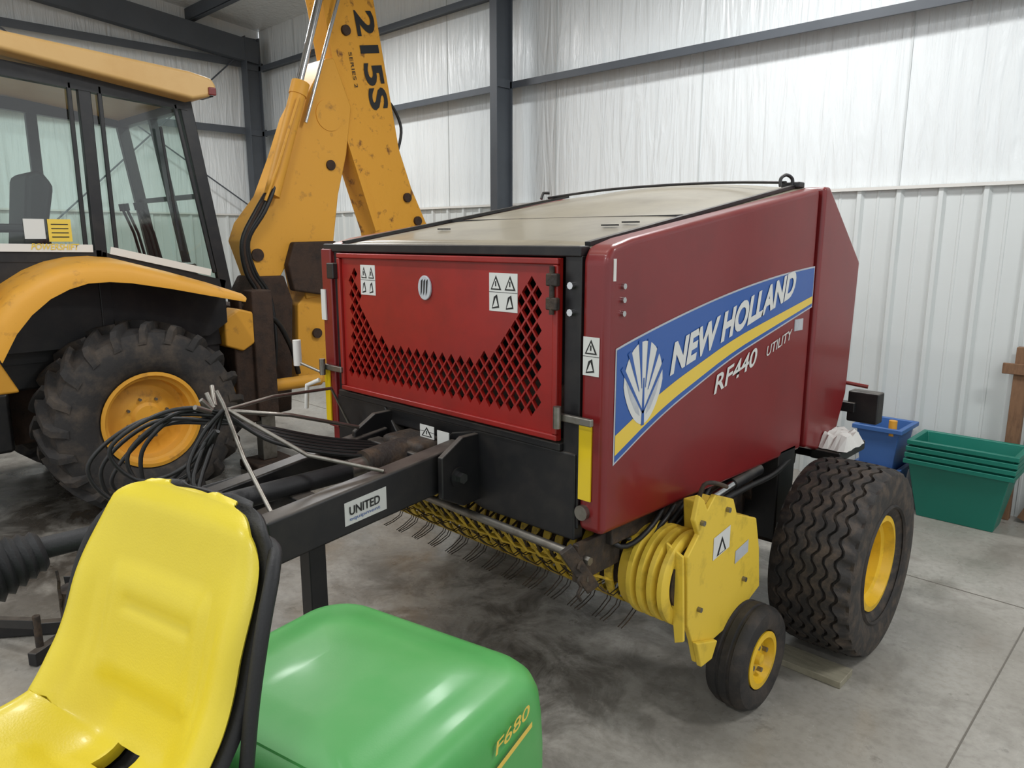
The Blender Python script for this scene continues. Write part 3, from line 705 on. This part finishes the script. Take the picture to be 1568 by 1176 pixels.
for i,x in enumerate((-7.1,-7.0,-6.75,-6.65)):
    tube('control_lever',[(x,2.55,1.9),(x,2.5,2.15),(x+.02,2.42,2.35)],.012,'black',J)
    cyl('lever_knob',(x+.02,2.42,2.34),(x+.02,2.41,2.40),.025,'blackdull',J,n=12)
arc_t=[(1.06,1.42),(1.14,1.63),(1.25,1.76),(1.39,1.85),(1.53,1.91),(1.67,1.94),(1.82,1.945),(1.97,1.93),(2.25,1.85),(2.55,1.755),(2.84,1.65)]
arc_b=[(1.12,1.30),(1.22,1.48),(1.32,1.60),(1.44,1.70),(1.56,1.76),(1.68,1.795),(1.82,1.80),(1.97,1.785),(2.25,1.73),(2.55,1.66),(2.82,1.60)]
for xo,xi in ((-5.72,-6.28),(-8.02,-7.46)):
    sgn=1 if xo>xi else -1
    v=[];f=[]
    for (a,b_),(c,d) in zip(arc_t,arc_b):
        v+=[(xi,a,b_+.04),(xo-sgn*.10,a,b_+.01),(xo-sgn*.03,a,b_-.015),(xo,c*.5+a*.5,(b_+d)*.5),(xo,c,d),(xo-sgn*.04,c,d),(xo-sgn*.09,c,d+.06),(xi,c,d+.06)]
    K=8
    for i in range(len(arc_t)-1):
        for k in range(K-1): f.append((i*K+k,i*K+k+1,(i+1)*K+k+1,(i+1)*K+k))
    f.append(tuple(range(K)));f.append(tuple((len(arc_t)-1)*K+k for k in range(K)))
    mk('fender',v,f,'jcb',J,smooth=True,ang=60)
    prism('fender_inner',[(1.2,1.2),(1.3,1.6),(1.7,1.8),(2.0,1.8),(2.8,1.6),(2.85,1.2)],'X',xi-.0,xi-sgn*.04,'black',J)
prism('fender_front_panel',[(.9,1.05),(.9,1.9),(1.1,1.85),(1.14,1.3),(1.25,1.05)],'X',-6.25,-5.95,'jcb',J,bevel=.02)
box('rear_frame',-7.5,-6.25,2.95,3.15,.45,1.45,'rust',J,.02)
prism('frame_orange_part',[(2.86,1.18),(2.86,1.42),(3.0,1.5),(3.14,1.46),(3.16,1.2),(3.02,1.12)],'X',-6.46,-6.22,'jcb',J,bevel=.02)
for k in range(4): cyl('valve_spool',(-6.30-.05*k,3.05,1.48),(-6.30-.05*k,3.05,1.58),.018,'rust',J,n=8)
box('kingpost_carriage',-7.3,-6.45,3.1,3.3,.4,1.5,'rust',J,.02)
prism('kingpost',[(3.28,.38),(3.30,1.55),(3.42,1.75),(3.70,1.75),(3.78,1.5),(3.70,.40)],'X',-7.08,-6.66,'rust',J,bevel=.02)
for x in (-6.30,-7.44):
    box('stabilizer_column',x-.09,x+.09,3.12,3.32,.5,1.65,'rust',J,.015)
    box('stabilizer_inner',x-.06,x+.06,3.15,3.29,.08,.5,'steel',J,.01)
    box('stabilizer_pad',x-.18,x+.18,3.02,3.42,0,.08,'rust',J,.02)
bx=-6.87
boom=[(3.33,2.08),(3.40,2.25),(3.62,2.51),(3.80,2.90),(3.95,3.27),(4.30,3.84),(4.40,3.86),(4.58,3.42),(4.50,2.95),(4.38,2.54),(4.30,2.07),(4.28,1.55),(3.95,1.5),(3.87,2.02),(3.67,1.72),(3.46,1.67)]
prism('boom',boom,'X',bx-.17,bx+.17,'jcb',J,bevel=.015)
prism('boom_lower',[(3.82,.62),(3.86,1.45),(4.0,1.6),(4.28,1.6),(4.24,.62)],'X',bx-.15,bx+.15,'jcb',J,bevel=.015)
prism('boom_bracket',[(3.80,2.07),(4.28,2.08),(4.30,1.60),(4.22,1.52),(3.99,1.56),(3.77,1.60),(3.72,1.85)],'X',bx+.16,bx+.26,'rust',J,bevel=.02)
cyl('boom_pin_big',(bx+.165,4.31,3.31),(bx+.178,4.31,3.31),.15,'jcb',J,n=32)
cyl('boom_pin',(bx+.16,4.30,2.83),(bx+.19,4.30,2.83),.05,'rust',J)
cyl('boom_pin_b',(bx+.16,3.45,1.95),(bx+.19,3.45,1.95),.06,'rust',J)
cyl('boom_pin_c',(bx+.16,4.05,1.15),(bx+.19,4.05,1.15),.05,'rust',J)
dip=[(4.15,4.95),(4.85,5.0),(4.92,4.54),(5.06,3.8),(5.20,3.06),(5.36,2.65),(5.60,2.2),(5.55,1.6),(5.2,1.2),(4.95,1.4),(4.84,2.18),(4.73,2.49),(4.53,3.07),(4.41,3.76),(4.30,4.38)]
prism('dipper',dip,'X',bx-.14,bx+.14,'jcbboom',J,bevel=.015)
prism('dipper_edge_plate',[(4.30,4.38),(4.36,4.4),(4.47,3.76),(4.59,3.09),(4.79,2.51),(4.90,2.2),(4.84,2.18),(4.73,2.49),(4.53,3.07),(4.41,3.76)],'X',bx+.14,bx+.155,'jcbboom',J)
v0=Vector((0,.19,-1.0)).normalized();v1=Vector((0,1.0,.19)).normalized()
text('dipper_number','215S',(bx+.147,4.66,4.36),v0,v1,.96,.24,'ink',J,bold=.03)
text('dipper_small','SERIES 2',(bx+.147,4.585,3.95),v0,v1,.34,.04,'ink',J)
for y,z in ((4.56,4.15),(5.28,2.55),(5.42,2.3)):
    cyl('dipper_pin',(bx+.14,y,z),(bx+.17,y,z),.05,'rust',J)
bk=[(5.1,1.35),(5.55,1.3),(5.75,.9),(5.72,.4),(5.5,.05),(5.1,.0),(4.75,.15),(4.8,.19),(5.1,.08),(5.45,.14),(5.62,.45),(5.62,.85),(5.45,1.15),(5.1,1.2)]
prism('bucket_shell',bk,'X',bx-.35,bx+.35,'rust',J)
for x in (bx-.37,bx+.35): prism('bucket_cheek',[(5.1,1.35),(5.55,1.3),(5.75,.9),(5.72,.4),(5.5,.05),(5.1,.0),(4.75,.15),(5.0,.7)],'X',x,x+.02,'rust',J)
def P3(y,z,x=bx+.24): return (x,y,z)
cyl('boom_ram_rod',P3(4.42,4.97),P3(3.92,3.45),.035,'chrome',J)
cyl('boom_ram_rod_b',P3(4.54,4.7),P3(4.0,3.2),.018,'chrome',J)
cyl('boom_ram_barrel',P3(3.95,3.50),P3(3.60,2.50),.075,'jcb',J)
cyl('boom_ram_gland',P3(3.97,3.56),P3(3.93,3.44),.085,'jcb',J)
tube('boom_ram_pipe',[P3(3.88,3.4,bx+.34),P3(3.62,2.75,bx+.34),P3(3.5,2.45,bx+.3)],.014,'jcb',J)
for i in range(4):
    tube('boom_hose',[P3(3.62,2.6,bx+.2+.03*i),P3(3.42+.02*i,2.35,bx+.25+.02*i),P3(3.27+.02*i,2.08,bx+.25),P3(3.30+.03*i,1.8,bx+.22),P3(3.42+.04*i,1.55,bx+.2),P3(3.4+.05*i,1.1,bx+.24),P3(3.5,.8,bx+.26)],.02,'hose' if i!=1 else 'rust',J,smooth_k=5,n=8)
tube('dipper_hose',[P3(4.97,3.5,bx+.1),P3(5.15,3.55,bx+.05),P3(5.3,3.3,bx+.05),P3(5.22,3.0,bx+.05),P3(5.1,2.9,bx+.1)],.016,'hose',J,smooth_k=6,n=8)
tube('slew_hoses',[(-6.4,3.0,1.3),(-6.35,3.35,1.4),(-6.45,3.6,1.1),(-6.5,3.7,.8)],.025,'hose',J,smooth_k=5)
cyl('slew_ram',(-6.35,2.9,.75),(-6.45,3.9,.72),.06,'jcb',J)
cyl('exhaust',(-6.45,.3,1.85),(-6.45,.3,2.6),.04,'rust',J)

# ============ MOWER ============
LOCAL=True
W=root('riding_mower',(-1.5,.425,0),math.radians(12))
prof=[(-.52,1.09),(-.49,1.125),(-.42,1.135),(-.30,1.115),(-.18,1.09),(-.08,1.075),(-.02,1.085),(.015,1.13),(.045,1.21),(.07,1.30),(.093,1.39),(.115,1.47),(.130,1.53),(.142,1.57),(.148,1.592)]
P0=catmull([(0,a,b_) for a,b_ in prof],8)
L0=[0]
for i in range(1,len(P0)):L0.append(L0[-1]+(P0[i]-P0[i-1]).length)
def at(t_):
    s=t_*L0[-1]
    for i in range(1,len(P0)):
        if L0[i]>=s-1e-9:
            k=(s-L0[i-1])/(L0[i]-L0[i-1]);return P0[i-1].lerp(P0[i],k)
    return P0[-1]
ts=[.84*i/52 for i in range(53)]+[.84+.16*math.sin(math.pi/2*i/20) for i in range(1,21)]
NS=len(ts);NU=44;SX=.035
def interp(pts,t_):
    for (a,b_),(c,d) in zip(pts,pts[1:]):
        if t_<=c:
            k=(t_-a)/(c-a);return b_+(d-b_)*k
    return pts[-1][1]
def halfw(t_):
    if t_>.74:
        k=(t_-.74)/.26
        return .13+.142*max(0,1-k**2.6)**.5
    if t_<.08:
        k=1-t_/.08
        return .15+.125*max(0,1-k**2)**.5
    return interp([(.08,.275),(.3,.285),(.45,.275),(.62,.280),(.74,.272)],t_)
def ss(a,b_,x): 
    x=max(0,min(1,(x-a)/(b_-a)));return x*x*(3-2*x)
def seatgrid(off,wk,hole):
    v=[];f=[]
    for i,t_ in enumerate(ts):
        p=at(t_);d=(at(min(1,t_+.02))-at(max(0,t_-.02))).normalized()
        nrm=Vector((0,-d.z,d.y))
        hw=halfw(t_)*wk
        for j in range(NU+1):
            u=-1+2*j/NU
            mid=math.exp(-((t_-.5)/.14)**2)
            ax=abs(u)*hw
            bol=(.045+.05*mid)
            # bolster depends on physical width so it fades naturally at the rounded top
            c=bol*ss(.09,.285,ax)*(1-.75*ss(.74,.95,t_))
            pad=.011*(1-ss(.145,.165,ax))*ss(.60,.63,t_)*(1-ss(.80,.84,t_))+.011*(1-ss(.15,.175,ax))*ss(.06,.1,t_)*(1-ss(.36,.40,t_))
            pad-=.007*math.exp(-((t_-.76)/.009)**2)*(1-ss(.11,.13,ax))
            pad-=.006*math.exp(-((ax-.205)/.012)**2)*ss(.5,.6,t_)*(1-ss(.76,.82,t_))
            edge=-.018*ss(.93,1,abs(u))*(1-ss(.9,1,t_))-.018*ss(.95,1,t_)
            q=p+nrm*(c+pad+edge-off);v.append((u*hw+SX,q.y,q.z-.012*(u*u)*ss(.93,1,t_)))
    for i in range(NS-1):
        for j in range(NU):
            t_=ts[i];u=-1+2*(j+.5)/NU
            if hole and abs(u)<.12 and .425<t_<.485: continue
            a=i*(NU+1)+j;f.append((a,a+1,a+NU+2,a+NU+1))
    return v,f
v,f=seatgrid(0,1,True)
ob=mk('seat_shell',v,f,'seat',W,smooth=True,ang=80)
so=ob.modifiers.new('s','SOLIDIFY');so.thickness=.026;so.offset=0
bv=ob.modifiers.new('b','BEVEL');bv.width=.009;bv.segments=3;bv.limit_method='ANGLE';bv.angle_limit=math.radians(50)
v,f=seatgrid(.038,1.03,False)
ob=mk('seat_back_shell',v,f,'blackdull',W,smooth=True,ang=80)
so=ob.modifiers.new('s','SOLIDIFY');so.thickness=.022;so.offset=0
tube('backrest_frame_tube',[(.335,.0,1.02),(.342,.02,1.15),(.342,.045,1.28),(.336,.085,1.41),(.31,.135,1.49),(.25,.18,1.51),(.10,.19,1.51),(-.05,.19,1.51),(-.18,.18,1.51),(-.245,.14,1.49),(-.268,.09,1.41),(-.272,.045,1.28),(-.272,.02,1.15),(-.265,.0,1.02)],.014,'blackdull',W,smooth_k=4)
box('seat_base',-.2+SX,.2+SX,-.42,-.02,.85,1.03,'blackdull',W,.03)
def outline(hx,y0,y1,rc_f,rc_r,n=8):
    pts=[]
    for cx,cy2,r_,a0 in ((hx-rc_r,y1-rc_r,rc_r,0),(-hx+rc_r,y1-rc_r,rc_r,90),(-hx+rc_f,y0+rc_f,rc_f,180),(hx-rc_f,y0+rc_f,rc_f,270)):
        for k in range(n+1):
            a=math.radians(a0+90*k/n);pts.append((cx+r_*math.cos(a),cy2+r_*math.sin(a)))
    return pts
rings=[(.0,.62),(.0,.80),(.004,.90),(.010,.97),(.022,1.005),(.040,1.024),(.070,1.036),(.115,1.044),(.12,1.048),(.20,1.060),(.28,1.066),(.31,1.067)]
v=[];f=[];cxh=.155
for ins,z in rings:
    o_=outline(.40-ins,.10+ins*.6,.835-ins,max(.03,.06-ins*.2),max(.035,.13-ins*.32))
    for (x,y) in o_:
        zz=z-.05*max(0,(y-.45))*ss(.85,1.0,z)
        v.append((x+cxh,y,zz))
N_=len(o_)
for k in range(len(rings)-1):
    for i in range(N_): f.append((k*N_+i,k*N_+(i+1)%N_,(k+1)*N_+(i+1)%N_,(k+1)*N_+i))
f.append(tuple((len(rings)-1)*N_+i for i in range(N_)))
mk('engine_hood',v,f,'green',W,smooth=True,ang=30)
xs_=cxh+.401
flat('hood_stripe',[(xs_+.002,.12,.835),(xs_+.002,.68,.918),(xs_+.002,.68,.933),(xs_+.002,.12,.853)],'decyel',W)
text('hood_number','F680',(xs_-.001,.52,.938),(0,1,.1),(0,0,1),.15,.034,'decyel',W,shear=.2,bold=.01)
box('lower_body',-.25,.55,.05,.78,.30,.63,'green',W,.03)
box('chassis',-.25,.25,-1.0,.70,.32,.5,'blackdull',W,.02)
prism('fender_deck',[(-.55,.80),(-.5,.86),(.1,.88),(.1,.5),(-.45,.5)],'X',-.42,.45,'green',W,bevel=.03)
box('foot_platform',-.35,.35,-1.05,-.5,.38,.42,'blackdull',W,.01)
for s in (-1,1):
    x=s*.50
    lathe('drive_tire',[(x-.09,.13),(x-.12,.16),(x-.12,.24),(x-.09,.29),(x,.30),(x+.09,.29),(x+.12,.24),(x+.12,.16),(x+.09,.13)],-.45,.30,'tire',W,n=40)
    lathe('drive_rim',[(x-.08,.135),(x,.12),(x+s*.05,.05),(x+s*.06,.001)],-.45,.30,'seat',W,n=32)
    lathe('caster_tire',[(x*.7-.05,.08),(x*.7-.06,.15),(x*.7,.165),(x*.7+.06,.15),(x*.7+.05,.08),(x*.7,.001)],.55,.165,'tire',W,n=32)
    tube('lap_bar',[(s*.36,-.25,.86),(s*.40,-.45,1.05),(s*.36,-.7,1.16),(s*.12,-.78,1.18)],.014,'blackdull',W,smooth_k=4)
prism('mower_deck',[(-.75,-1.1),(-.6,-1.6),(-.2,-1.75),(.2,-1.75),(.6,-1.6),(.75,-1.1),(.5,-.85),(-.5,-.85)],'Z',.08,.25,'green',W,bevel=.02)
LOCAL=False

# ============ SMALL ITEMS ============
def tote(parent,x0,x1,y0,y1,z0,z1,tp,m,tag,rim_=.025):
    v=[];f=[]
    for z,k in ((z0,tp),(z1,0)):
        for a,b_ in ((x0+k,y0+k),(x1-k,y0+k),(x1-k,y1-k),(x0+k,y1-k)): v.append((a,b_,z))
    for a,b_ in ((x0+.012,y0+.012),(x1-.012,y0+.012),(x1-.012,y1-.012),(x0+.012,y1-.012)): v.append((a,b_,z1))
    for a,b_ in ((x0+tp+.01,y0+tp+.01),(x1-tp-.01,y0+tp+.01),(x1-tp-.01,y1-tp-.01),(x0+tp+.01,y1-tp-.01)): v.append((a,b_,z0+.015))
    f.append((0,3,2,1))
    for i in range(4):
        j=(i+1)%4;f+=[(i,j,j+4,i+4),(i+4,j+4,j+8,i+8),(i+8,j+8,j+12,i+12)]
    f.append((12,13,14,15))
    mk(tag,v,f,m,parent,bevel=.008)
    for a in ((x0-rim_,x1+rim_,y0-rim_,y0+.004),(x0-rim_,x1+rim_,y1-.004,y1+rim_),(x0-rim_,x0+.004,y0,y1),(x1-.004,x1+rim_,y0,y1)):
        box(tag+'_lip',*a,z1-.035,z1,m,parent,.005)
T=root('storage_tote',(-1.25,6.2,0))
for i in range(4):
    tote(T,-1.60+.005*i,-.93+.005*i,6.0,6.38,.0+.05*i,.46+.05*i,.08,'teal','tote_%d'%(i+1))
T2=root('blue_tub',(-1.85,6.2,0))
tote(T2,-2.0,-1.68,6.02,6.4,.0,.33,.04,'bluebin','tub_lower')
tote(T2,-2.0,-1.68,6.02,6.4,.30,.66,.04,'bluebin','tub_upper')
cyl('orange_cup',(-1.74,6.05,.60),(-1.74,6.05,.72),.03,'jcb',T2)
WS=root('wooden_rack',(-.85,6.5,0))
box('post_front',-1.07,-.98,6.44,6.51,0,1.32,'wood',WS,.005)
box('post_back',-.30,-.21,6.44,6.51,0,1.32,'wood',WS,.005)
box('rail_top',-1.14,-.1,6.415,6.44,1.12,1.20,'wood',WS,.005)
obeam('brace',(-.9,6.475,.03),(-.4,6.475,1.2),.06,.08,'wood',WS,up=(0,1,0))
PL=root('wood_plank',(-1.28,3.45,0))
box('plank_board',-1.56,-1.08,3.36,3.52,.0,.035,'plank',PL,.004)
DF=root('steel_drag_frame',(-4.4,.8,0))
obeam('frame_bar_a',(-4.7,.45,.04),(-4.25,1.05,.04),.05,.07,'black',DF,bevel=.006)
obeam('frame_bar_b',(-4.25,1.05,.04),(-4.05,.75,.04),.05,.07,'black',DF,bevel=.006)
obeam('frame_bar_c',(-4.60,.60,.10),(-4.10,.80,.20),.04,.05,'black',DF,bevel=.006)
obeam('frame_upright',(-4.25,1.03,.02),(-4.22,1.0,.36),.05,.05,'black',DF,bevel=.006)
cyl('frame_pin',(-4.10,.80,.02),(-4.10,.80,.24),.018,'grime',DF)

# ============ LIGHTS ============
def high_bay(x,y,power):
    z=rz(y)-.75
    r_=root('ceiling_light',(x,y,z))
    box('housing',x-.7,x+.7,y-.18,y+.18,z,z+.08,'cabwhite',r_,.01)
    cyl('hanger_a',(x-.5,y,z+.08),(x-.5,y,rz(y)),.008,'steel',r_,n=6);cyl('hanger_b',(x+.5,y,z+.08),(x+.5,y,rz(y)),.008,'steel',r_,n=6)
    l=bpy.data.lights.new('lamp','AREA');l.shape='RECTANGLE';l.size=1.3;l.size_y=.35;l.energy=power;l.color=(.98,.99,1)
    o_=bpy.data.objects.new('lamp',l);S.collection.objects.link(o_);o_.parent=r_;o_.location=(0,0,-.02)
for x,y,pw in ((-2.8,4.6,115),(-8.5,4.4,115),(-3.0,.6,95),(-8.5,.6,140),(1.6,4.2,120),(-3,-3.5,120),(2,-3.5,110)):
    high_bay(x,y,pw)
wd=bpy.data.worlds.new('w');S.world=wd;wd.use_nodes=True
wd.node_tree.nodes['Background'].inputs[0].default_value=(.93,.97,1,1);wd.node_tree.nodes['Background'].inputs[1].default_value=1.0

cam=bpy.data.cameras.new('camera');cam.lens=26.0;cam.sensor_width=36;cam.clip_start=.02
co=bpy.data.objects.new('camera',cam);S.collection.objects.link(co)
co.location=(0,0,2.1);co.rotation_euler=(math.radians(90-11.1),0,math.radians(44));S.camera=co
